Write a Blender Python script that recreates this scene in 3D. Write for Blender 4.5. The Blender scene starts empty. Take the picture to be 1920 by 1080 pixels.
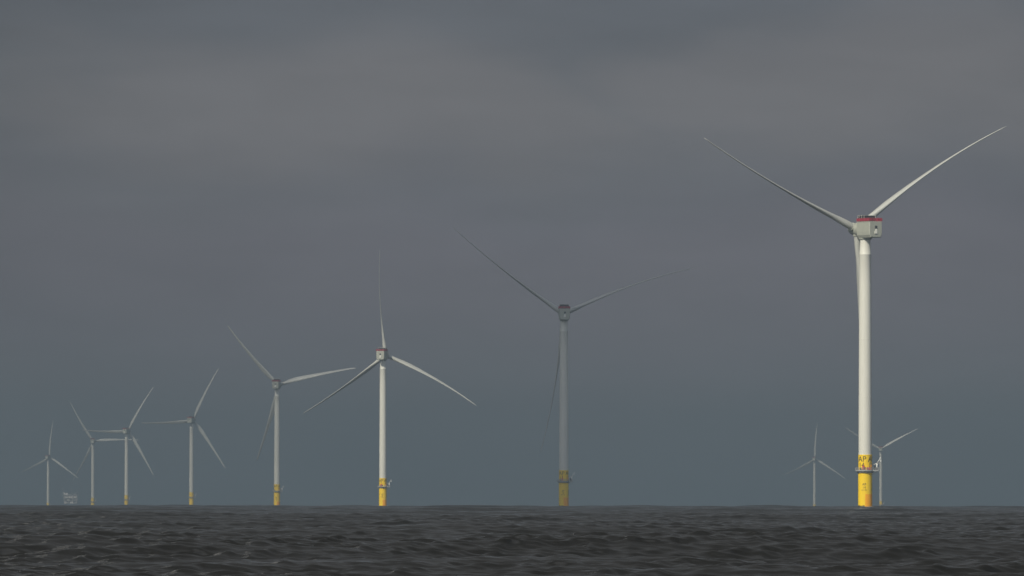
import bpy, bmesh, math, random
import numpy as np
from mathutils import Vector, Matrix

R = math.radians
random.seed(7)
rng = np.random.default_rng(11)
C = bpy.context.scene
COL = C.collection

# ------------------------------------------------------------------ camera
PXA = 6e-5                 # radians of view per pixel of the 1920-wide photo
EARTH = 6.371e6            # the sea really curves: it hides the feet of the far turbines
CAM_Z = 2.5
cam = bpy.data.cameras.new('camera')
cam.sensor_width = 36.0
cam.lens = 36.0 / (1920 * PXA)
cam.clip_start = 0.5
cam.clip_end = 80000
co = bpy.data.objects.new('camera', cam)
COL.objects.link(co)
pitch = (936.5 - 540) * PXA
co.matrix_world = (Matrix.Translation((0, 0, CAM_Z)) @ Matrix.Rotation(R(90) + pitch, 4, 'X')
                   @ Matrix.Rotation(R(0.085), 4, 'Z'))
C.camera = co

# ------------------------------------------------------------------ light
SUN_EL = R(40)
SUN_AZ = R(34)             # sun stands behind the camera, this far to the left
sdir = Vector((-math.sin(SUN_AZ) * math.cos(SUN_EL), -math.cos(SUN_AZ) * math.cos(SUN_EL), math.sin(SUN_EL)))
sun = bpy.data.lights.new('sun', 'SUN')
sun.energy = 4.2
sun.angle = R(0.5)
sun.color = (1.0, 0.94, 0.78)
so = bpy.data.objects.new('sun', sun)
COL.objects.link(so)
so.rotation_euler = (-sdir).to_track_quat('-Z', 'Y').to_euler()
so.location = (0, 0, 500)

C.view_settings.view_transform = 'Standard'
C.view_settings.look = 'None'
C.view_settings.gamma = 1.0
C.view_settings.exposure = 0.0
C.cycles.volume_bounces = 1
C.cycles.max_bounces = 6
C.cycles.transparent_max_bounces = 48

# ------------------------------------------------------------------ world: grey storm bank ahead, broken sky behind
W = bpy.data.worlds.new('World')
C.world = W
W.use_nodes = True
nt = W.node_tree
nt.nodes.clear()
def N(tree, typ, **kw):
    n = tree.nodes.new(typ)
    for k, v in kw.items():
        if k == 'inputs':
            for i, val in v.items():
                n.inputs[i].default_value = val
        else:
            setattr(n, k, v)
    return n
def L(tree, a, b): tree.links.new(a, b)
def math_node(tree, op, a, b=None, clamp=False):
    n = N(tree, 'ShaderNodeMath', operation=op)
    n.use_clamp = clamp
    for i, v in enumerate((a, b)):
        if v is None: continue
        if isinstance(v, (int, float)): n.inputs[i].default_value = v
        else: L(tree, v, n.inputs[i])
    return n.outputs[0]
def maprange(tree, v, a, b, c=0.0, d=1.0, kind='SMOOTHSTEP'):
    n = N(tree, 'ShaderNodeMapRange', interpolation_type=kind)
    L(tree, v, n.inputs['Value'])
    for k, x in zip(('From Min', 'From Max', 'To Min', 'To Max'), (a, b, c, d)): n.inputs[k].default_value = x
    return n.outputs[0]
def mix(tree, fac, a, b, blend='MIX'):
    n = N(tree, 'ShaderNodeMix', data_type='RGBA', blend_type=blend)
    if isinstance(fac, (int, float)): n.inputs[0].default_value = fac
    else: L(tree, fac, n.inputs[0])
    for i, v in ((6, a), (7, b)):
        if isinstance(v, tuple): n.inputs[i].default_value = v
        else: L(tree, v, n.inputs[i])
    return n.outputs[2]
def srgb(r, g, b):
    f = lambda c: (c / 12.92 if c <= 0.04045 else ((c + 0.055) / 1.055) ** 2.4)
    return (f(r / 255), f(g / 255), f(b / 255), 1.0)

out = N(nt, 'ShaderNodeOutputWorld')
bg = N(nt, 'ShaderNodeBackground')
tc = N(nt, 'ShaderNodeTexCoord')
sep = N(nt, 'ShaderNodeSeparateXYZ')
L(nt, tc.outputs['Generated'], sep.inputs[0])
def sky_noise(sx, sz, det, off, dist=0.0):
    mp = N(nt, 'ShaderNodeMapping')
    mp.inputs['Scale'].default_value = (sx, 2.0, sz)
    mp.inputs['Location'].default_value = off
    L(nt, tc.outputs['Generated'], mp.inputs[0])
    nz = N(nt, 'ShaderNodeTexNoise')
    nz.inputs['Scale'].default_value = 1.0
    nz.inputs['Detail'].default_value = det
    nz.inputs['Distortion'].default_value = dist
    L(nt, mp.outputs[0], nz.inputs[0])
    return nz.outputs[0]
# elevation bands of the rain cloud
warp = math_node(nt, 'MULTIPLY', math_node(nt, 'SUBTRACT', sky_noise(26, 40, 2, (3.1, 0, 0)), 0.5), 0.016)
elz = math_node(nt, 'ADD', sep.outputs[2], warp)
elf = maprange(nt, elz, 0.0, 0.07, kind='LINEAR')
ramp = N(nt, 'ShaderNodeValToRGB')
cr = ramp.color_ramp
cr.interpolation = 'B_SPLINE'
stops = [(0.0, (88, 102, 110)), (0.14, (116, 116, 120)), (0.28, (116, 113, 121)), (0.42, (113, 111, 119)), (0.50, (109, 110, 116)),
         (0.615, (114, 115, 119)), (0.69, (108, 110, 115)), (0.76, (103, 106, 112)), (0.86, (101, 105, 112)), (0.95, (86, 90, 97)), (1.0, (82, 81, 80))]
cr.elements[0].position, cr.elements[0].color = stops[0][0], srgb(*stops[0][1])
cr.elements[1].position, cr.elements[1].color = stops[-1][0], srgb(*stops[-1][1])
for p, c in stops[1:-1]:
    e = cr.elements.new(p); e.color = srgb(*c)
L(nt, elf, ramp.inputs[0])
n1 = maprange(nt, sky_noise(22, 75, 4, (0.4, 0, 1.7), 0.3), 0.3, 0.7, 0.93, 1.07, 'LINEAR')
side = maprange(nt, sep.outputs[0], -0.065, -0.02, 0.80, 1.0)
side2 = maprange(nt, sep.outputs[0], 0.045, 0.075, 1.0, 0.88)
n2 = maprange(nt, sky_noise(60, 260, 5, (7.4, 0, 2.7), 0.6), 0.3, 0.7, 0.965, 1.035, 'LINEAR')
k = math_node(nt, 'MULTIPLY', math_node(nt, 'MULTIPLY', math_node(nt, 'MULTIPLY', n1, n2), side), side2)
xw = math_node(nt, 'ADD', sep.outputs[0], math_node(nt, 'MULTIPLY', math_node(nt, 'SUBTRACT', sky_noise(40, 120, 4, (1.3, 0, 5.0), 0.4), 0.5), 0.05))
patch = None
for cx_, cz_, hx, hz, am in ((-0.021, 0.0440, 0.025, 0.0055, 0.42), (0.043, 0.0470, 0.024, 0.0065, 0.42), (-0.045, 0.028, 0.03, 0.006, 0.14), (0.03, 0.024, 0.04, 0.005, 0.14)):
    dx_ = math_node(nt, 'DIVIDE', math_node(nt, 'SUBTRACT', xw, cx_), hx)
    dz_ = math_node(nt, 'DIVIDE', math_node(nt, 'SUBTRACT', elz, cz_), hz)
    q_ = math_node(nt, 'ADD', math_node(nt, 'MULTIPLY', dx_, dx_), math_node(nt, 'MULTIPLY', dz_, dz_))
    g_ = math_node(nt, 'MULTIPLY', maprange(nt, q_, 0.0, 3.4, 1.0, 0.0), am)
    patch = g_ if patch is None else math_node(nt, 'MAXIMUM', patch, g_)
lit = mix(nt, patch, ramp.outputs[0], srgb(131, 127, 128))
kc = N(nt, 'ShaderNodeCombineColor')
for i in range(3): L(nt, k, kc.inputs[i])
storm = mix(nt, 1.0, lit, kc.outputs[0], 'MULTIPLY')
sky = N(nt, 'ShaderNodeTexSky', sky_type='NISHITA')
sky.sun_disc = False
sky.sun_elevation = SUN_EL
sky.sun_rotation = math.atan2(sdir.x, sdir.y)
skyd = mix(nt, 1.0, sky.outputs[0], (0.075, 0.075, 0.075, 1), 'MULTIPLY')
cl = maprange(nt, sky_noise(3.0, 5.0, 5, (0, 5, 0)), 0.42, 0.62)
openclouds = mix(nt, cl, skyd, (0.78, 0.79, 0.82, 1))
front = math_node(nt, 'MULTIPLY', maprange(nt, sep.outputs[1], -0.1, 0.35), maprange(nt, sep.outputs[2], 0.93, 0.6))
final = mix(nt, front, openclouds, storm)
L(nt, final, bg.inputs['Color'])
bg.inputs['Strength'].default_value = 1.0
L(nt, bg.outputs[0], out.inputs[0])

# ------------------------------------------------------------------ helpers
def tag(o, label=None, cat=None, group=None, kind=None):
    if label: o['label'] = label
    if cat: o['category'] = cat
    if group: o['group'] = group
    if kind: o['kind'] = kind
    return o
def empty(name, loc, rz=0.0):
    o = bpy.data.objects.new(name, None)
    COL.objects.link(o)
    o.location = loc
    o.rotation_euler = (0, 0, rz)
    o.empty_display_size = 5
    return o
class MB:
    """collects shapes, builds ONE mesh"""
    def __init__(s): s.v = []; s.f = []; s.sm = []
    def add(s, vs, fs, smooth=False):
        b = len(s.v)
        s.v += [tuple(v) for v in vs]
        s.f += [tuple(i + b for i in f) for f in fs]
        s.sm += [smooth] * len(fs)
    def box(s, x0, x1, y0, y1, z0, z1, M=None):
        vs = [Vector(p) for p in ((x0, y0, z0), (x1, y0, z0), (x1, y1, z0), (x0, y1, z0), (x0, y0, z1), (x1, y0, z1), (x1, y1, z1), (x0, y1, z1))]
        if M: vs = [M @ v for v in vs]
        s.add(vs, [(3, 2, 1, 0), (4, 5, 6, 7), (0, 1, 5, 4), (1, 2, 6, 5), (2, 3, 7, 6), (3, 0, 4, 7)])
    def bar(s, a, b, r, n=6, r2=None):
        a, b = Vector(a), Vector(b)
        if r2 is None: r2 = r
        q = (b - a).to_track_quat('Z', 'Y')
        vs = []
        for p, rr in ((a, r), (b, r2)):
            for i in range(n):
                t = 2 * math.pi * i / n
                vs.append(p + q @ Vector((rr * math.cos(t), rr * math.sin(t), 0)))
        fs = [(i, (i + 1) % n, n + (i + 1) % n, n + i) for i in range(n)]
        fs += [tuple(range(n - 1, -1, -1)), tuple(range(n, 2 * n))]
        s.add(vs, fs, n > 6)
    def lathe(s, prof, n=64, cap=True):
        """prof: (r, z) from the bottom up, about Z; corners sharper than 25 degrees stay crisp"""
        runs = [[prof[0]]]
        for i in range(1, len(prof)):
            runs[-1].append(prof[i])
            if i < len(prof) - 1:
                d0 = Vector(prof[i]) - Vector(prof[i - 1]); d1 = Vector(prof[i + 1]) - Vector(prof[i])
                if d0.angle(d1, 0) > R(25): runs.append([prof[i]])
        for run in runs:
            vs = []
            for r, z in run:
                for i in range(n):
                    t = 2 * math.pi * i / n
                    vs.append((r * math.cos(t), r * math.sin(t), z))
            fs = []
            for j in range(len(run) - 1):
                for i in range(n):
                    k = (i + 1) % n
                    fs.append((j * n + i, j * n + k, (j + 1) * n + k, (j + 1) * n + i))
            s.add(vs, fs, True)
        if cap:
            for (r, z), flip in ((prof[0], True), (prof[-1], False)):
                vs = [(r * math.cos(2 * math.pi * i / n), r * math.sin(2 * math.pi * i / n), z) for i in range(n)]
                s.add(vs, [tuple(range(n - 1, -1, -1)) if flip else tuple(range(n))])
    def prism(s, pts, z0, z1):
        n = len(pts)
        vs = [(x, y, z0) for x, y in pts] + [(x, y, z1) for x, y in pts]
        fs = [(i, (i + 1) % n, n + (i + 1) % n, n + i) for i in range(n)] + [tuple(range(n - 1, -1, -1)), tuple(range(n, 2 * n))]
        s.add(vs, fs)
    def build(s, name, mat, parent=None, fix=True):
        me = bpy.data.meshes.new(name)
        me.from_pydata(s.v, [], s.f)
        me.polygons.foreach_set('use_smooth', s.sm)
        if fix:
            bm = bmesh.new(); bm.from_mesh(me)
            bmesh.ops.recalc_face_normals(bm, faces=bm.faces)
            bm.to_mesh(me); bm.free()
        me.materials.append(mat)
        o = bpy.data.objects.new(name, me)
        COL.objects.link(o)
        if parent is not None: o.parent = parent
        return o

# ------------------------------------------------------------------ materials
def paint(name, col, rough=0.45, streak=None, amount=0.25, scale=(1.6, 1.6, 0.12), band=None):
    m = bpy.data.materials.new(name); m.use_nodes = True
    t = m.node_tree; p = t.nodes['Principled BSDF']
    p.inputs['Roughness'].default_value = rough
    tcn = N(t, 'ShaderNodeTexCoord')
    mp = N(t, 'ShaderNodeMapping'); mp.inputs['Scale'].default_value = scale
    L(t, tcn.outputs['Object'], mp.inputs[0])
    nz = N(t, 'ShaderNodeTexNoise'); nz.inputs['Scale'].default_value = 1.0; nz.inputs['Detail'].default_value = 5
    L(t, mp.outputs[0], nz.inputs[0])
    f = maprange(t, nz.outputs[0], 0.45, 0.8, 0.0, amount)
    s = streak or tuple(c * 0.6 for c in col)
    c = mix(t, f, (*col, 1), (*s, 1))
    if band:   # (z below which the colour becomes the growth colour, colour)
        sp = N(t, 'ShaderNodeSeparateXYZ'); L(t, tcn.outputs['Object'], sp.inputs[0])
        zz = math_node(t, 'ADD', sp.outputs[2], math_node(t, 'MULTIPLY', math_node(t, 'SUBTRACT', nz.outputs[0], 0.5), 2.2))
        c = mix(t, maprange(t, zz, band[0] + 0.35, band[0] - 0.25), c, (*band[1], 1))
    L(t, c, p.inputs['Base Color'])
    L(t, maprange(t, nz.outputs[0], 0.3, 0.7, rough - 0.06, rough + 0.1), p.inputs['Roughness'])
    return m
WHITE = (0.72, 0.71, 0.64)
M_white = paint('white_tower_paint', WHITE, 0.5, (0.52, 0.50, 0.44), 0.3)
M_blade = paint('blade_gelcoat', (0.50, 0.505, 0.47), 0.4, (0.42, 0.42, 0.39), 0.3, (0.5, 0.5, 0.1))
M_nac = paint('nacelle_gelcoat', (0.40, 0.41, 0.35), 0.5, (0.31, 0.31, 0.26), 0.4, (0.8, 0.8, 0.3))
M_yel = paint('yellow_coating', (0.95, 0.64, 0.0), 0.5, (0.88, 0.55, 0.0), 0.35, (0.5, 0.5, 0.16), (1.0, (0.045, 0.04, 0.02)))
M_ora = paint('orange_coating', (0.95, 0.42, 0.0), 0.5, (0.8, 0.28, 0.01), 0.5, (0.7, 0.7, 0.25), (0.7, (0.10, 0.05, 0.02)))
M_steel = paint('galvanised_steel', (0.36, 0.37, 0.37), 0.5, (0.25, 0.22, 0.2), 0.4, (1, 1, 1))
M_red = paint('red_railing_paint', (0.33, 0.018, 0.045), 0.5, (0.22, 0.02, 0.035), 0.4, (1, 1, 1))
M_redbox = paint('red_locker_paint', (0.62, 0.07, 0.06), 0.5, None, 0.3, (1, 1, 1))
M_dark = paint('dark_rubber', (0.028, 0.03, 0.032), 0.7, None, 0.3, (1, 1, 1))
M_cool = paint('cooler_mesh', (0.035, 0.032, 0.034), 0.6, None, 0.3, (1, 1, 1))
M_ink = paint('black_lettering_paint', (0.045, 0.032, 0.012), 0.6, (0.12, 0.08, 0.02), 0.3, (1, 1, 1))
M_crane = paint('white_crane_paint', (0.80, 0.80, 0.77), 0.4, None, 0.15, (1, 1, 1))
M_mod = paint('pale_module_cladding', (0.62, 0.60, 0.58), 0.5, (0.45, 0.42, 0.40), 0.5, (0.3, 0.3, 0.3))
M_modd = paint('grey_module_cladding', (0.22, 0.22, 0.23), 0.6, None, 0.5, (0.3, 0.3, 0.3))

# ------------------------------------------------------------------ the sea: one curved sheet with real waves
def build_sea():
    # angles (0 = straight ahead), fine inside the view and coarse elsewhere
    half = R(4.1)
    nf = 940
    fine = np.linspace(-half, half, nf)
    g = [half]; st = R(0.02)
    while g[-1] < math.pi - st * 0.6:
        g.append(min(g[-1] + st, math.pi)); st = min(st * 1.25, R(4))
    g = np.array(g[1:])
    if g[-1] < math.pi: g[-1] = math.pi
    ang = np.concatenate([-g[::-1][1:], fine, g])         # last (pi) wraps to first
    na = len(ang)
    rad = [3.0]
    while rad[-1] < 160: rad.append(rad[-1] * 1.06)
    while rad[-1] < 24000:
        r = rad[-1]
        if r < 1100: d = 0.17 + max(r - 225, 0) / 875 * 0.43
        elif r < 3200: d = 0.6 + (r - 1100) / 2100 * 2.6
        elif r < 7500: d = 3.6 + (r - 3200) / 4300 * 9
        else: d = r * 0.03
        rad.append(min(r + d, 24000))
    rad = np.array(rad); nr = len(rad)
    dr = np.gradient(rad).astype(np.float32)
    da = np.gradient(ang).astype(np.float32)
    RR, AA = np.meshgrid(rad.astype(np.float32), ang.astype(np.float32), indexing='ij')
    X = RR * np.sin(AA); Y = RR * np.cos(AA)
    sp = np.maximum(dr[:, None], RR * da[None, :])
    Z = np.zeros_like(X); DX = np.zeros_like(X); DY = np.zeros_like(X)
    n = 96
    lam = np.exp(np.linspace(math.log(0.5), math.log(65), n)) * (1 + 0.04 * rng.standard_normal(n))
    main = R(-72)    # waves run roughly across the line of sight towards the camera
    # the short chop comes in groups: steep patches between calmer ones
    env = np.zeros_like(X)
    for l, th in ((70, 0.2), (46, 1.3), (31, 2.3), (21, -0.6), (14, 1.9), (9, 0.7), (6, -1.2)):
        env += np.cos((2 * math.pi / l) * (math.cos(th) * X + math.sin(th) * Y) + np.float32(l * 1.7))
    env = np.minimum(np.exp(0.15 * env), 1.28)
    for i in range(n):
        l = lam[i]
        spread = R(55) if l < 8 else R(26)
        th = main + spread * rng.standard_normal()
        kx, ky = math.cos(th), math.sin(th)
        kk = 2 * math.pi / l
        s = (0.045 if l < 1.5 else 0.034 if l < 2.5 else 0.020 if l < 5 else 0.0085 if l < 25 else 0.016) * SLOPE
        a = s / kk
        ph = rng.uniform(0, 2 * math.pi)
        w = np.clip((l / sp - 1.8) / 1.2, 0, 1)
        if l < 5: w = w * env
        arg = (kk * (kx * X + ky * Y) + ph).astype(np.float32)
        sn = np.sin(arg) * w * a
        cs = np.cos(arg) * w * a
        Z += cs; DX -= sn * (0.75 * kx); DY -= sn * (0.75 * ky)
    # gusts: patches where the short chop is flatter or steeper
    X2 = X + DX; Y2 = Y + DY
    Z = Z - (RR * RR) / (2 * EARTH)
    nv = nr * na
    co_ = np.empty((nv + 1, 3), np.float32)
    co_[:nv, 0] = X2.ravel(); co_[:nv, 1] = Y2.ravel(); co_[:nv, 2] = Z.ravel()
    co_[nv] = (0, 0, float(Z[0].mean()))
    i = np.arange(nr - 1)[:, None] * na
    j = np.arange(na)[None, :]; jn = (np.arange(na)[None, :] + 1) % na
    q = np.stack([i + j, i + jn, i + na + jn, i + na + j], -1).reshape(-1, 4)[:, ::-1]
    tri = np.stack([np.full(na, nv), (np.arange(na) + 1) % na, np.arange(na)], -1)
    me = bpy.data.meshes.new('sea')
    me.vertices.add(nv + 1); me.vertices.foreach_set('co', co_.ravel())
    nl = len(q) * 4 + len(tri) * 3
    me.loops.add(nl)
    me.loops.foreach_set('vertex_index', np.concatenate([q.ravel(), tri.ravel()]).astype(np.int32))
    me.polygons.add(len(q) + len(tri))
    ls = np.concatenate([np.arange(len(q)) * 4, len(q) * 4 + np.arange(len(tri)) * 3]).astype(np.int32)
    me.polygons.foreach_set('loop_start', ls)
    me.polygons.foreach_set('use_smooth', np.ones(len(ls), bool))
    me.update(calc_edges=True)
    o = bpy.data.objects.new('sea', me)
    COL.objects.link(o)
    m = bpy.data.materials.new('sea_water'); m.use_nodes = True
    t = m.node_tree; p = t.nodes['Principled BSDF']
    p.inputs['Base Color'].default_value = (0.008, 0.008, 0.007, 1)
    p.inputs['Roughness'].default_value = 0.09
    p.inputs['IOR'].default_value = 1.333
    tcn = N(t, 'ShaderNodeTexCoord')
    h = None
    for sc, det, wgt in ((0.55, 4, 0.16), (4.0, 3, 0.02)):
        mp = N(t, 'ShaderNodeMapping'); mp.inputs['Scale'].default_value = (0.6, 1.2, 1.0); mp.inputs['Rotation'].default_value = (0, 0, R(-14))
        L(t, tcn.outputs['Object'], mp.inputs[0])
        nz = N(t, 'ShaderNodeTexNoise'); nz.inputs['Scale'].default_value = sc; nz.inputs['Detail'].default_value = det
        L(t, mp.outputs[0], nz.inputs[0])
        v = math_node(t, 'MULTIPLY', nz.outputs[0], wgt)
        h = v if h is None else math_node(t, 'ADD', h, v)
    # wind patches modulate how strong the ripples are
    mp = N(t, 'ShaderNodeMapping'); mp.inputs['Scale'].default_value = (0.03, 0.006, 1.0)
    L(t, tcn.outputs['Object'], mp.inputs[0])
    nz = N(t, 'ShaderNodeTexNoise'); nz.inputs['Scale'].default_value = 1; nz.inputs['Detail'].default_value = 3
    L(t, mp.outputs[0], nz.inputs[0])
    bp = N(t, 'ShaderNodeBump'); bp.inputs['Strength'].default_value = 1.0
    # the mesh carries the chop near by; farther out, where its facets are wider, the ripple relief takes over
    ln = N(t, 'ShaderNodeVectorMath', operation='LENGTH'); L(t, tcn.outputs['Object'], ln.inputs[0])
    far = maprange(t, ln.outputs['Value'], 350, 2600, 0.4, 1.6)
    L(t, math_node(t, 'MULTIPLY', maprange(t, nz.outputs[0], 0.35, 0.65, 0.6, 1.0), far), bp.inputs['Distance'])
    L(t, h, bp.inputs['Height'])
    L(t, bp.outputs[0], p.inputs['Normal'])
    me.materials.append(m)
    tag(o, kind='structure')
    return o
SLOPE = 1.0
build_sea()

# ------------------------------------------------------------------ wind turbine
HUB = 125.4
TP_R = 3.18
def text_mesh(txt, size, radius, az, z, mb, depth=0.05, widen=1.0):
    cu = bpy.data.curves.new('lettering_source', 'FONT')
    cu.body = txt; cu.size = size; cu.align_x = 'CENTER'; cu.offset = 0.0
    cu.resolution_u = 3
    ob = bpy.data.objects.new('lettering_source', cu)
    me = bpy.data.meshes.new_from_object(ob)
    bm = bmesh.new(); bm.from_mesh(me)
    for k in np.arange(-3, 3.01, 0.3):
        geo = bm.verts[:] + bm.edges[:] + bm.faces[:]
        bmesh.ops.bisect_plane(bm, geom=geo, plane_co=(float(k), 0, 0), plane_no=(1, 0, 0))
    vs = []
    for v in bm.verts:
        t = az + v.co.x * widen / radius
        vs.append((radius * math.sin(t), -radius * math.cos(t), z + v.co.y))
    bm.verts.index_update()
    fs = [tuple(v.index for v in f.verts) for f in bm.faces]
    n = len(vs)
    vo = [(x * (1 + depth / radius), y * (1 + depth / radius), zz) for x, y, zz in vs]
    mb.add(vo, fs)
    be = [(e.verts[0].index, e.verts[1].index) for e in bm.edges if e.is_boundary]
    b = len(mb.v) - n
    off = len(mb.v)
    mb.v += vs
    for a, c in be:
        mb.f.append((b + a, b + c, off + c, off + a)); mb.sm.append(False)
    bm.free(); bpy.data.objects.remove(ob); bpy.data.curves.remove(cu); bpy.data.meshes.remove(me)

def naca(n, tc_):
    xs = (1 - np.cos(np.linspace(0, math.pi, n))) / 2
    yt = 5 * tc_ * (0.2969 * np.sqrt(xs) - 0.1260 * xs - 0.3516 * xs ** 2 + 0.2843 * xs ** 3 - 0.1036 * xs ** 4)
    return xs, yt
def blade_mesh(BEND=7.5):
    """span +Z, chord along Y (leading edge -Y... at full feather it lies along the rotor axis), prebend along +X"""
    NS, NC = 46, 14
    R0, R1 = 1.7, 91.0
    tab_r = [1.7, 4, 9, 15, 22, 32, 45, 60, 72, 82, 89, 92]
    tab_c = [3.2, 3.2, 3.6, 4.6, 5.0, 4.4, 3.5, 2.7, 2.1, 1.7, 1.2, 0.25]
    tab_t = [1.0, 1.0, 0.82, 0.52, 0.38, 0.29, 0.25, 0.26, 0.30, 0.32, 0.34, 0.34]
    tab_w = [14, 14, 14, 12.5, 10, 7, 4, 1.6, 0.3, -0.5, -1, -1.5]
    vs, fs = [], []
    for s in range(NS):
        u = s / (NS - 1)
        r = R0 + (R1 - R0) * (u ** 1.15 if u < 1 else 1)
        c = float(np.interp(r, tab_r, tab_c)); tt = float(np.interp(r, tab_r, tab_t)); tw = R(float(np.interp(r, tab_r, tab_w)))
        bend = BEND * (r / R1) ** 2.3
        xs, yt = naca(NC, tt)
        blend = min(max((r - 3.5) / 10.0, 0), 1); blend = blend * blend * (3 - 2 * blend)
        ring = []
        prof = [(xs[i], yt[i]) for i in range(NC)] + [(xs[i], -yt[i] * 0.75) for i in range(NC - 2, 0, -1)]
        m = len(prof)
        for q, (px, py) in enumerate(prof):
            th = math.pi - math.pi * (q / (NC - 1)) if q < NC else -math.pi * (q - NC + 1) / (NC - 1)
            cx, cy = 0.5 + 0.5 * math.cos(math.pi - (math.pi - th)), 0.5 * math.sin(th) * 1.0
            cx = 0.5 + 0.5 * math.cos(th)
            ax = (cx - 0.5) * (1 - blend) + (px - 0.32) * blend
            ay = cy * (1 - blend) + py * blend
            yy, xx = ax * c, ay * c
            x2 = xx * math.cos(tw) - yy * math.sin(tw)
            y2 = xx * math.sin(tw) + yy * math.cos(tw)
            vs.append((x2 + bend, y2, r))
        ring = m
    for s in range(NS - 1):
        for q in range(ring):
            k_ = (q + 1) % ring
            fs.append((s * ring + q, s * ring + k_, (s + 1) * ring + k_, (s + 1) * ring + q))
    fs += [tuple(range(ring - 1, -1, -1)), tuple((NS - 1) * ring + q for q in range(ring))]
    mb = MB(); mb.add(vs, fs, True)
    return mb

def rail_run(mb, pts, h, post, step=1.5, rails=3, closed=True):
    P = [Vector(p) for p in pts]
    n = len(P)
    for i in range(n if closed else n - 1):
        a, b = P[i], P[(i + 1) % n]
        ln = (b - a).length
        m = max(1, round(ln / step))
        for k in range(m):
            p = a.lerp(b, k / m)
            mb.bar(p, p + Vector((0, 0, h)), post, 4)
        for r in range(rails):
            z = Vector((0, 0, h * (r + 1) / rails))
            mb.bar(a + z, b + z, post * 0.8, 4)
    if not closed:
        mb.bar(P[-1], P[-1] + Vector((0, 0, h)), post, 4)

MESHES = {}
def part(name, mb_fn, mat, parent, key=None):
    """one mesh part; the mesh data is built once and shared by all turbines"""
    key = key or name
    if key not in MESHES:
        o = mb_fn().build(name, mat, parent)
        MESHES[key] = o.data
        return o
    o = bpy.data.objects.new(name, MESHES[key])
    COL.objects.link(o); o.parent = parent
    return o

# -- foundation
def f_foundation():
    m = MB()
    m.lathe([(TP_R + .35, -12), (TP_R + .35, 0.25), (TP_R, 0.7), (TP_R, 16.4)], 72)
    return m
def f_upper():
    m = MB()
    m.lathe([(3.08, 17.15), (3.08, 23.9), (3.14, 23.92), (3.14, 24.15), (3.08, 24.17)], 72)
    return m
def f_patch():
    m = MB()
    n = 14
    vs = []
    for i in range(n + 1):
        t = R(-2 + 80 * i / n)
        for rr in (TP_R + 0.0, TP_R + 0.05):
            for z in (0.72, 6.4):
                vs.append((rr * math.sin(t), -rr * math.cos(t), z))
    fs = []
    for i in range(n):
        a, b = 4 * i, 4 * i + 4
        fs += [(a + 2, b + 2, b + 3, a + 3), (a + 1, a + 3, b + 3, b + 1), (a, b, b + 2, a + 2)]
    fs += [(0, 2, 3, 1), (4 * n, 4 * n + 1, 4 * n + 3, 4 * n + 2)]
    m.add(vs, fs)
    return m
def f_boat():
    m = MB()
    for sx in (-0.75, 0.75):
        t0 = R(160)
        c, s_ = math.cos(t0), math.sin(t0)
        def P(rad, lat, z): return (rad * s_ + lat * c, -rad * c + lat * s_, z)
        m.bar(P(TP_R + 1.0, sx, -6), P(TP_R + 1.0, sx, 9.0), 0.2, 10)
        for z in (1.5, 4.8, 8.2): m.bar(P(TP_R - .1, sx, z), P(TP_R + 1.0, sx, z), 0.13, 8)
    return m
def f_ladder():
    m = MB()
    t0 = R(160); c, s_ = math.cos(t0), math.sin(t0)
    def P(rad, lat, z): return (rad * s_ + lat * c, -rad * c + lat * s_, z)
    for sx in (-.28, .28): m.bar(P(TP_R + .45, sx, -4), P(TP_R + .45, sx, 16.5), 0.05, 5)
    for q in range(50): m.bar(P(TP_R + .45, -.28, -3.6 + q * .4), P(TP_R + .45, .28, -3.6 + q * .4), 0.03, 4)
    return m
# -- tower
def f_tower():
    m = MB()
    prof = [(2.98, 24.17), (2.98, 50)]
    for z in (50, 76, 100):
        r = float(np.interp(z, [24, 60, 114], [2.98, 2.92, 2.68]))
        prof += [(r, z), (r + .05, z + .05), (r + .05, z + .35), (r, z + .4)]
    prof += [(2.68, 114.0), (2.72, 114.1), (2.72, 114.4), (2.62, 114.6), (2.34, 120.0), (2.34, 121.6)]
    m.lathe(prof, 72)
    return m
def f_door():
    m = MB()
    t = R(62)
    Mx = Matrix.Translation((3.08 * math.sin(t), -3.08 * math.cos(t), 0)) @ Matrix.Rotation(t, 4, 'Z')
    m.box(-.55, .55, -.12, .25, 17.3, 19.6, Mx)
    return m
# -- platform
deck_pts = []
for i in range(28):
    t = R(40 + 280 * i / 27)      # arc, open towards +X where the crane bay is
    deck_pts.append((4.45 * math.cos(t), 4.45 * math.sin(t)))
deck_pts += [(5.9, -2.6), (5.9, 2.6)]
def f_deck():
    m = MB()
    m.prism(deck_pts, 16.75, 17.15)
    return m
def f_bracket():
    m = MB()
    m.lathe([(TP_R + .02, 15.9), (TP_R + .55, 16.1), (3.95, 16.74)], 48, cap=True)
    for y in (-1.6, 1.6): m.bar((2.9, y, 15.0), (5.5, y, 16.7), 0.13, 6)
    return m
def f_rail():
    m = MB()
    rail_run(m, [(x, y, 17.15) for x, y in deck_pts][0:28:3] + [(x, y, 17.15) for x, y in deck_pts[27:]], 1.25, 0.075, 1.5, 3)
    m.prism([(x * 1.004, y * 1.004) for x, y in deck_pts], 17.151, 17.32)   # toe board
    return m
CABS = [(4.2, 5.0, -1.7, -0.9, 18.5), (-2.6, -2.0, -3.5, -3.0, 18.2), (3.9, 4.6, -2.4, -1.85, 18.9)]
def f_cab(i):
    x0, x1, y0, y1, z = CABS[i]
    def f():
        m = MB(); m.box(x0, x1, y0, y1, 17.33, z); m.box(x0 - .04, x1 + .04, y0 - .04, y1 + .04, z + .001, z + .06)
        m.bar((x0 + .1, y0 - .03, 17.9), (x0 + .1, y0 - .03, 18.1), .03, 4)
        return m
    return f
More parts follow.
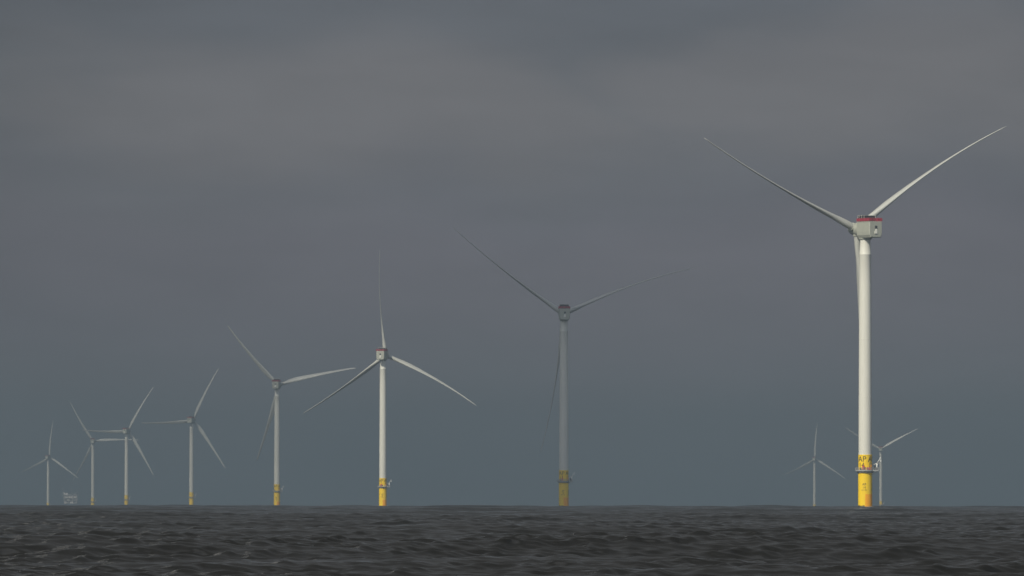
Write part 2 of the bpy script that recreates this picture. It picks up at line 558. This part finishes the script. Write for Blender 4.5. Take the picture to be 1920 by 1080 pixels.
def f_crane():
    m = MB()
    m.bar((5.25, -.4, 17.3), (5.25, -.4, 20.2), 0.30, 12, 0.24)       # post
    m.bar((5.25, -.4, 20.1), (6.95, -1.3, 23.0), 0.24, 8, 0.11)       # jib
    m.bar((5.25, -.4, 20.25), (3.55, .4, 19.55), 0.17, 8, 0.10)       # counter arm
    m.bar((6.95, -1.3, 23.0), (6.95, -1.3, 21.9), 0.035, 4)
    m.box(6.62, 7.25, -1.6, -1.0, 21.15, 21.5)                       # hook block / floodlight head
    m.bar((6.9, -1.3, 21.5), (6.9, -1.3, 22.0), 0.05, 4)
    m.bar((6.05, -.85, 21.5), (5.3, -.35, 18.8), 0.07, 6)             # luffing cylinder
    return m
# -- nacelle, local frame: +Y = upwind (towards the hub), -Y = rear
NW, NZ0, NZ1 = 3.42, -3.75, 3.35
def f_nacelle():
    m = MB()
    secs = [(-8.9, .90), (-8.55, 1.0), (-3.0, 1.0), (1.6, 1.0), (2.0, .97)]
    vs = []
    for y, s in secs:
        w = NW * s
        zc = 0
        prof = [(-w, NZ1), (w, NZ1), (w, -1.2), (w * .97, -2.5), (w * .8, NZ0 + .1), (w * .5, NZ0), (-w * .5, NZ0), (-w * .8, NZ0 + .1), (-w * .97, -2.5), (-w, -1.2)]
        for x, z in prof:
            vs.append((x, y, z if z > 0 else z * (s if y < -8.7 else 1)))
    n = 10
    fs = []
    for j in range(len(secs) - 1):
        for i in range(n):
            fs.append((j * n + i, j * n + (i + 1) % n, (j + 1) * n + (i + 1) % n, (j + 1) * n + i))
    fs += [tuple(range(n)), tuple((len(secs) - 1) * n + i for i in range(n))]
    m.add(vs, fs)
    for y in (-5.9, -2.9, .1):        # cladding joints
        m.box(-NW - .03, NW + .03, y, y + .09, -1.1, NZ1 - .02)
    m.box(-NW - .12, NW + .12, -8.75, 1.9, NZ1 + .001, NZ1 + .22)
    return m
def f_yaw():
    m = MB(); m.lathe([(2.2, -4.6), (2.85, -4.3), (2.95, -3.72)], 40); return m
def f_hatch():
    m = MB(); m.box(-.5, .7, -8.97, -8.8, .3, 1.6); return m
def f_chute():
    m = MB()      # the pale wedge below the hatch: it widens and stands out towards its foot
    m.add([(-.2, -8.95, .22), (.55, -8.95, .22), (.7, -9.2, -1.95), (-.85, -9.2, -1.95), (.7, -8.8, -1.95), (-.85, -8.8, -1.95), (-.2, -8.8, .22), (.55, -8.8, .22)],
          [(0, 1, 2, 3), (3, 2, 4, 5), (0, 3, 5, 6), (1, 7, 4, 2)])
    return m
def f_nrail():
    m = MB()
    z = NZ1 + .22
    w = NW + .05
    pts = [(-w, -8.7, z), (w, -8.7, z), (w, 1.8, z), (-w, 1.8, z)]
    rail_run(m, pts, 1.5, 0.085, 0.8, 4)
    # mesh infill panels between the posts
    for (x0, y0), (x1, y1) in (((-w, -8.7), (w, -8.7)), ((-w, -8.7), (-w, 1.8)), ((w, -8.7), (w, 1.8))):
        k = 9
        for i in range(k):
            if i % 3 == 2 and y0 == y1: continue
            a = Vector((x0, y0, 0)).lerp(Vector((x1, y1, 0)), (i + .08) / k); b = Vector((x0, y0, 0)).lerp(Vector((x1, y1, 0)), (i + .92) / k)
            d = .02
            m.box(min(a.x, b.x) - d, max(a.x, b.x) + d, min(a.y, b.y) - d, max(a.y, b.y) + d, z + .22, z + 1.32)
    return m
def f_cooler():
    m = MB()
    z = NZ1 + .22
    for i in range(5):
        y0 = -3.6 + i * 1.06
        m.box(-2.9, 2.9, y0, y0 + .82, z + 1.35, z + 2.75)
    m.box(-2.6, 2.6, -3.4, 1.3, z, z + 1.35)
    return m
def f_coolframe():
    m = MB()
    z = NZ1 + .22
    for i in (0, 2, 4, 5):
        y = -3.73 + i * 1.06
        for x in (-3.0, 3.0): m.box(x - .04, x + .04, y - .05, y + .07, z, z + 2.8)
    for x in (-3.0, 3.0): m.box(x - .03, x + .03, -3.7, 1.6, z + 2.8, z + 2.85)
    for y in (-3.7, 1.5): m.box(-2.95, 2.95, y, y + .1, z + 2.8, z + 2.88)
    return m
def f_gen():
    m = MB(); m.lathe([(3.1, 2.0), (3.42, 2.25), (3.42, 4.6), (3.2, 4.9), (2.6, 5.2)], 56); return m
def f_hub():
    m = MB()
    m.lathe([(2.3, 5.15), (2.65, 5.7), (2.8, 7.0), (2.75, 9.6), (2.55, 10.6), (2.1, 11.5), (1.3, 12.2), (.5, 12.5), (.05, 12.55)], 48)
    return m
def f_collar():
    m = MB(); m.lathe([(1.95, 1.8), (1.95, 2.95), (1.86, 3.0), (1.86, 3.12), (1.62, 3.14)], 40); return m

def turbine(px, k, psi, az, pitch_deg, code, label, tilt=3.5, pos_fix=0.0):
    d = 4000.0 * k
    x = (px - 960) * PXA * d
    zb = -(d * d) / (2 * EARTH) + pos_fix
    root = empty('wind_turbine', (x, d, zb))
    tag(root, label, 'wind turbine', 'offshore wind turbines in the haze')
    fnd = part('foundation', f_foundation, M_yel, root)
    part('orange_patch', f_patch, M_ora, fnd)
    part('boat_landing', f_boat, M_yel, fnd)
    part('ladder', f_ladder, M_steel, fnd)
    up = part('yellow_collar', f_upper, M_yel, root)
    part('door', f_door, M_ora, up)
    pf = part('platform', f_deck, M_steel, root)
    part('bracket', f_bracket, M_steel, pf)
    part('railing', f_rail, M_steel, pf)
    for i in range(3): part('cabinet', f_cab(i), M_dark, pf, 'cabinet%d' % i)
    part('davit_crane', f_crane, M_crane, root)
    tw = part('tower', f_tower, M_white, root)
    if code:
        for q in range(4):
            def f_let():
                m = MB(); a = R(-31 + 90 * q)
                text_mesh('AP', 3.45, 3.1, a, 21.05, m)
                text_mesh(code, 3.05, 3.1, a - R(4), 18.45, m)
                return m
            part('lettering', f_let, M_ink, up, 'let%s_%d' % (code, q))
            def f_let2():
                m = MB(); a = R(-11 + 90 * q)
                text_mesh('AP', 1.5, TP_R + .01, a, 10.3, m, .03)
                text_mesh(code, 1.5, TP_R + .01, a, 8.9, m, .03)
                text_mesh('(O+G)', .95, TP_R + .01, a, 7.95, m, .015)
                return m
            part('lettering', f_let2, M_ink, fnd, 'small%s_%d' % (code, q))
    # nacelle turned into the wind
    head = Matrix.Translation((0, 0, HUB)) @ Matrix.Rotation(R(psi), 4, 'Z')
    nac = part('nacelle', f_nacelle, M_nac, root); nac.matrix_local = head
    for nm, fn, mt in (('yaw_ring', f_yaw, M_nac), ('hatch', f_hatch, M_dark), ('chute', f_chute, M_white), ('railing', f_nrail, M_red),
                       ('cooler', f_cooler, M_cool), ('cooler_frame', f_coolframe, M_white)):
        part(nm, fn, mt, nac, 'nac_' + nm)
    ax = head @ Matrix.Rotation(R(tilt), 4, 'X')        # rotor axis tilted up towards the wind
    zy = Matrix.Rotation(R(-90), 4, 'X')                # lathe Z -> +Y (upwind)
    gen = part('generator', f_gen, M_nac, root); gen.matrix_local = ax @ zy
    hub = part('hub', f_hub, M_nac, root); hub.matrix_local = ax @ zy
    ctr = ax @ Matrix.Translation((0, 7.2, 0))
    for q in range(3):
        # azimuth clockwise from the top as the camera (behind the rotor) sees it
        bm_ = ctr @ Matrix.Rotation(R(az + 120 * q), 4, 'Y')
        col = part('blade_collar', f_collar, M_nac, hub)
        col.matrix_parent_inverse = Matrix.Identity(4)
        col.matrix_local = (ax @ zy).inverted() @ bm_
        sag = round(7.5 + (2.5 * math.sin(R(az + 120 * q)) if pitch_deg > 60 else 0), 1)   # feathered blades hang a little under their weight
        b = part('blade', lambda: blade_mesh(sag), M_blade, root, 'blade%s' % sag)
        # pitch: 90 = feathered (chord along the rotor axis, prebend in the rotor plane, clockwise)
        b.matrix_local = bm_ @ Matrix.Rotation(R(90 - pitch_deg), 4, 'Z') @ Matrix.Diagonal((1, 1, (.895 if k > 2 else .955) if k > 1.8 else 1, 1))
    return root

T = [
 # px, k, psi(+ = hub to the left), tip azimuth, pitch, code, label
 (1622.6, 1.0, 30, 52.3, 97, '14', 'nearest and tallest sunlit wind turbine at right, its yellow base marked AP 14'),
 (1057.6, 1.443, 3, 64.5, 82, '13', 'dark shaded wind turbine in the middle, grey tower on yellow base marked AP 13'),
 (718.5, 1.834, -15, 112.8, 72, '12', 'sunlit wind turbine left of the shaded grey one, two long blades drooping to both sides'),
 (520.0, 2.27, -11, 75.5, 30, '11', 'pale wind turbine with bright orange yellow foot, between the drooping-bladed one and the faint group'),
 (359.6, 3.13, -19, 24.5, 30, None, 'faint wind turbine whose level blade points left to its neighbour, its yellow foot standing alone'),
 (237.8, 3.53, -19, 28.5, 30, None, 'faint wind turbine with a level blade crossing the smaller tower head to its left'),
 (174.8, 3.98, -5, 86.0, 30, None, 'faint wind turbine just right of the distant substation, small dull yellow foot'),
 (91.0, 4.95, -22, 3.0, 30, None, 'leftmost and faintest wind turbine, one blade straight up, left of the substation'),
 (1527.6, 5.0, -12, 1.0, 30, None, 'faint far wind turbine left of the tall sunlit tower, one blade straight up'),
 (1651.9, 4.35, -6, 58.5, 30, None, 'faint far wind turbine peeping out right behind the tall sunlit yellow base'),
]
roots = [turbine(*t) for t in T]

# ------------------------------------------------------------------ lockers standing on the platforms
def locker(root, x, y, w, h, name, label, mat=M_redbox):
    m = MB()
    m.box(-w / 2, w / 2, -.4, .4, .12, h)
    m.box(-w / 2 - .04, w / 2 + .04, -.44, .44, h + .001, h + .09)
    for sx in (-1, 1): m.box(sx * w * .36 - .08, sx * w * .36 + .08, -.38, .38, 0, .119)
    for sx in (-.25, .25): m.box(sx * w - .04, sx * w + .04, -.46, -.401, .3, h - .1)
    o = m.build(name, mat)
    o.location = root.location + Vector((x, y, 17.33))
    tag(o, label, 'locker')
    return o
locker(roots[0], -1.0, -3.72, .95, 1.75, 'equipment_locker', 'tall dark red locker on the platform under the digit 4 of the nearest turbine').rotation_euler = (0, 0, 0)
locker(roots[0], 1.35, -3.62, 1.5, .95, 'equipment_locker', 'low wide light red locker right of the tall one on the nearest turbine platform')
locker(roots[1], -1.0, -3.72, .95, 1.75, 'equipment_locker', 'dull red locker on the platform of the shaded grey turbine')
locker(roots[2], -1.3, -3.6, 1.1, 1.9, 'equipment_locker', 'red locker on the platform of the sunlit turbine with drooping blades')

# ------------------------------------------------------------------ offshore substation far left
def substation():
    k = 4.55; d = 4000 * k
    sc = PXA * d                      # metres per photo pixel there
    x0 = (133.5 - 960) * PXA * d
    zb = -(d * d) / (2 * EARTH)
    root = empty('offshore_substation', (x0, d, zb))
    tag(root, 'tiny pale offshore substation of stacked decks on legs between the two leftmost turbines', 'substation')
    j = MB()
    for x in (-9, 9):
        for y in (-9, 9): j.bar((x * 1.15, y * 1.15, -12), (x, y, 18), 1.0, 10)
    for y in (-9, 9):
        j.bar((-10, y, 0), (9, y, 17), .45, 6); j.bar((10, y, 0), (-9, y, 17), .45, 6)
    for x in (-9, 9):
        j.bar((x, -10, 0), (x, 9, 17), .45, 6); j.bar((x, 10, 0), (x, -9, 17), .45, 6)
    j.build('jacket', M_modd, root)
    zs = [18.5, 24, 29.5, 35]
    for i, z in enumerate(zs):
        m = MB(); w = 14 if i < 3 else 17
        m.box(-w - (3 if i == 3 else 0), w, -12, 12, z, z + .7)
        dk = m.build('deck', M_modd, root)
        r_ = MB(); rail_run(r_, [(-w, -12, z + .7), (w, -12, z + .7), (w, 12, z + .7), (-w, 12, z + .7)], 1.2, .09, 2.5, 2)
        r_.build('railing', M_steel, dk)
    c = MB()
    for x in (-13, -4.5, 4.5, 13):
        for y in (-11, 11): c.box(x - .45, x + .45, y - .45, y + .45, 19.2, 35)
    c.build('column', M_mod, root)
    rr = random.Random(4)
    for z in zs[:3]:
        m = MB(); m.box(-12.5, 12.5, -8.6, 9, z + .71, z + 5.4); m.build('wall', M_mod, root)
        x = -13
        while x < 10:
            w = rr.uniform(4.5, 8.5); h = rr.uniform(3.0, 4.5)
            m = MB(); m.box(x, x + w, rr.uniform(-11, -9.5), 8, z + .72, z + .72 + h)
            m.box(x + .2, x + w - .2, -9, 7.8, z + .72 + h + .001, z + .9 + h)
            m.build('module', M_mod if rr.random() < .7 else M_modd, root)
            x += w + rr.uniform(.2, .7)
    for (xa, xb, h, mt) in ((-11, -6, 4.6, M_mod), (-4.5, 3, 2.6, M_modd), (4.5, 12, 3.4, M_modd)):
        m = MB(); m.box(xa, xb, -8, 6, 35.72, 35.72 + h); m.build('module', mt, root)
    h = MB()
    n = 8; pts = [(13 + 7 * math.cos(2 * math.pi * i / n + .39), 3 + 7 * math.sin(2 * math.pi * i / n + .39)) for i in range(n)]
    h.prism(pts, 41.2, 41.8); h.bar((13, 3, 35.7), (13, 3, 41.2), .7, 8); h.bar((9, 0, 35.7), (13, 3, 41), .3, 6)
    h.build('helideck', M_modd, root)
    cr_ = MB()
    cr_.bar((-13, -6, 35.7), (-13, -6, 41), .8, 8); cr_.bar((-13, -6, 41), (-16, -7, 50), .45, 6); cr_.bar((-13, -6, 40.5), (-19, -7, 39.5), .35, 6)
    cr_.build('crane', M_crane, root)
    a = MB(); a.bar((2, 0, 38.3), (2, 0, 52), .22, 6); a.bar((.8, 0, 47), (3.2, 0, 47), .12, 5)
    a.build('mast', M_steel, root)
substation()

# ------------------------------------------------------------------ unseen clouds, added out of view to shade the turbines
def shade_cloud(cx, cy, cz, rx, ry, rz, seed, thin=False):
    rr = random.Random(seed)
    bm = bmesh.new()
    for i in range(26):
        t = rr.uniform(0, 2 * math.pi); q = math.sqrt(rr.random()) * .8
        p = Vector((math.cos(t) * q * rx, math.sin(t) * q * ry, rr.uniform(0, .7) * rz * (1 - q)))
        s = rr.uniform(.28, .5) * (1.15 - q * .6)
        bmesh.ops.create_icosphere(bm, subdivisions=4, radius=1, matrix=Matrix.Translation(p) @ Matrix.Diagonal((s * rx, s * ry, s * rz * 1.5, 1)))
    from mathutils import noise
    for v in bm.verts:
        n_ = noise.fractal(v.co * (3.2 / rx), 1.0, 2.0, 5)
        v.co += v.co.normalized() * n_ * rx * .10
        if v.co.z < -rz * .25: v.co.z = -rz * .25 + (v.co.z + rz * .25) * .25
    me = bpy.data.meshes.new('shade_cloud'); bm.to_mesh(me); bm.free()
    me.polygons.foreach_set('use_smooth', [True] * len(me.polygons))
    nm_ = 'thin_shade_cloud_vapour_%d' % (thin * 1000) if thin else 'shade_cloud_vapour'
    m = bpy.data.materials.get(nm_)
    if not m:
        m = bpy.data.materials.new(nm_); m.use_nodes = True
        if thin: m.node_tree.nodes['Principled BSDF'].inputs['Alpha'].default_value = thin
        p = m.node_tree.nodes['Principled BSDF']
        p.inputs['Base Color'].default_value = (.85, .85, .86, 1); p.inputs['Roughness'].default_value = 1
        p.inputs['Specular IOR Level'].default_value = 0
    me.materials.append(m)
    o = bpy.data.objects.new('shade_cloud', me); COL.objects.link(o); o.location = (cx, cy, cz)
    tag(o, kind='structure')
CZ = 1300
SH3 = 468
s = (CZ - 60) / sdir.z
t2 = roots[1].location
shade_cloud(t2.x + sdir.x * s, t2.y + sdir.y * s, CZ, 480, 400, 150, 3)
t3 = roots[2].location          # another added one, set so its shadow only reaches the upper blade of the third turbine
gx, gy = t3.x - sdir.x / math.hypot(sdir.x, sdir.y) * SH3, t3.y - sdir.y / math.hypot(sdir.x, sdir.y) * SH3
s = CZ / sdir.z
shade_cloud(gx + sdir.x * s, gy + sdir.y * s, CZ, 420, 330, 120, 8, 0.45)

for ids, rx, ry, sd, al in (((3,), 520, 420, 5, .075), ((4,), 520, 420, 5, .055), ((5,), 480, 420, 6, .035), ((6,), 480, 420, 7, .035)):     # thinner unseen clouds, added to dim the left row
    ps = [roots[i].location for i in ids]
    gx = sum(p.x for p in ps) / len(ps); gy = sum(p.y for p in ps) / len(ps)
    s = (CZ - 60) / sdir.z
    shade_cloud(gx + sdir.x * s, gy + sdir.y * s, CZ, rx, ry, 150, sd, al)

# ------------------------------------------------------------------ haze
HAZE = True
if HAZE:
    m = MB(); m.box(-24700, 24700, -24700, 24700, -58, 232)
    o = m.build('haze', bpy.data.materials.new('haze_air'))
    mt = o.data.materials[0]; mt.use_nodes = True; t = mt.node_tree; t.nodes.clear()
    ov = N(t, 'ShaderNodeOutputMaterial'); pv = N(t, 'ShaderNodeVolumePrincipled')
    pv.inputs['Color'].default_value = (0.325, 0.415, 0.495, 1)
    pv.inputs['Density'].default_value = 0.9e-4
    pv.inputs['Anisotropy'].default_value = 0.3
    L(t, pv.outputs[0], ov.inputs['Volume'])
    tag(o, kind='stuff')
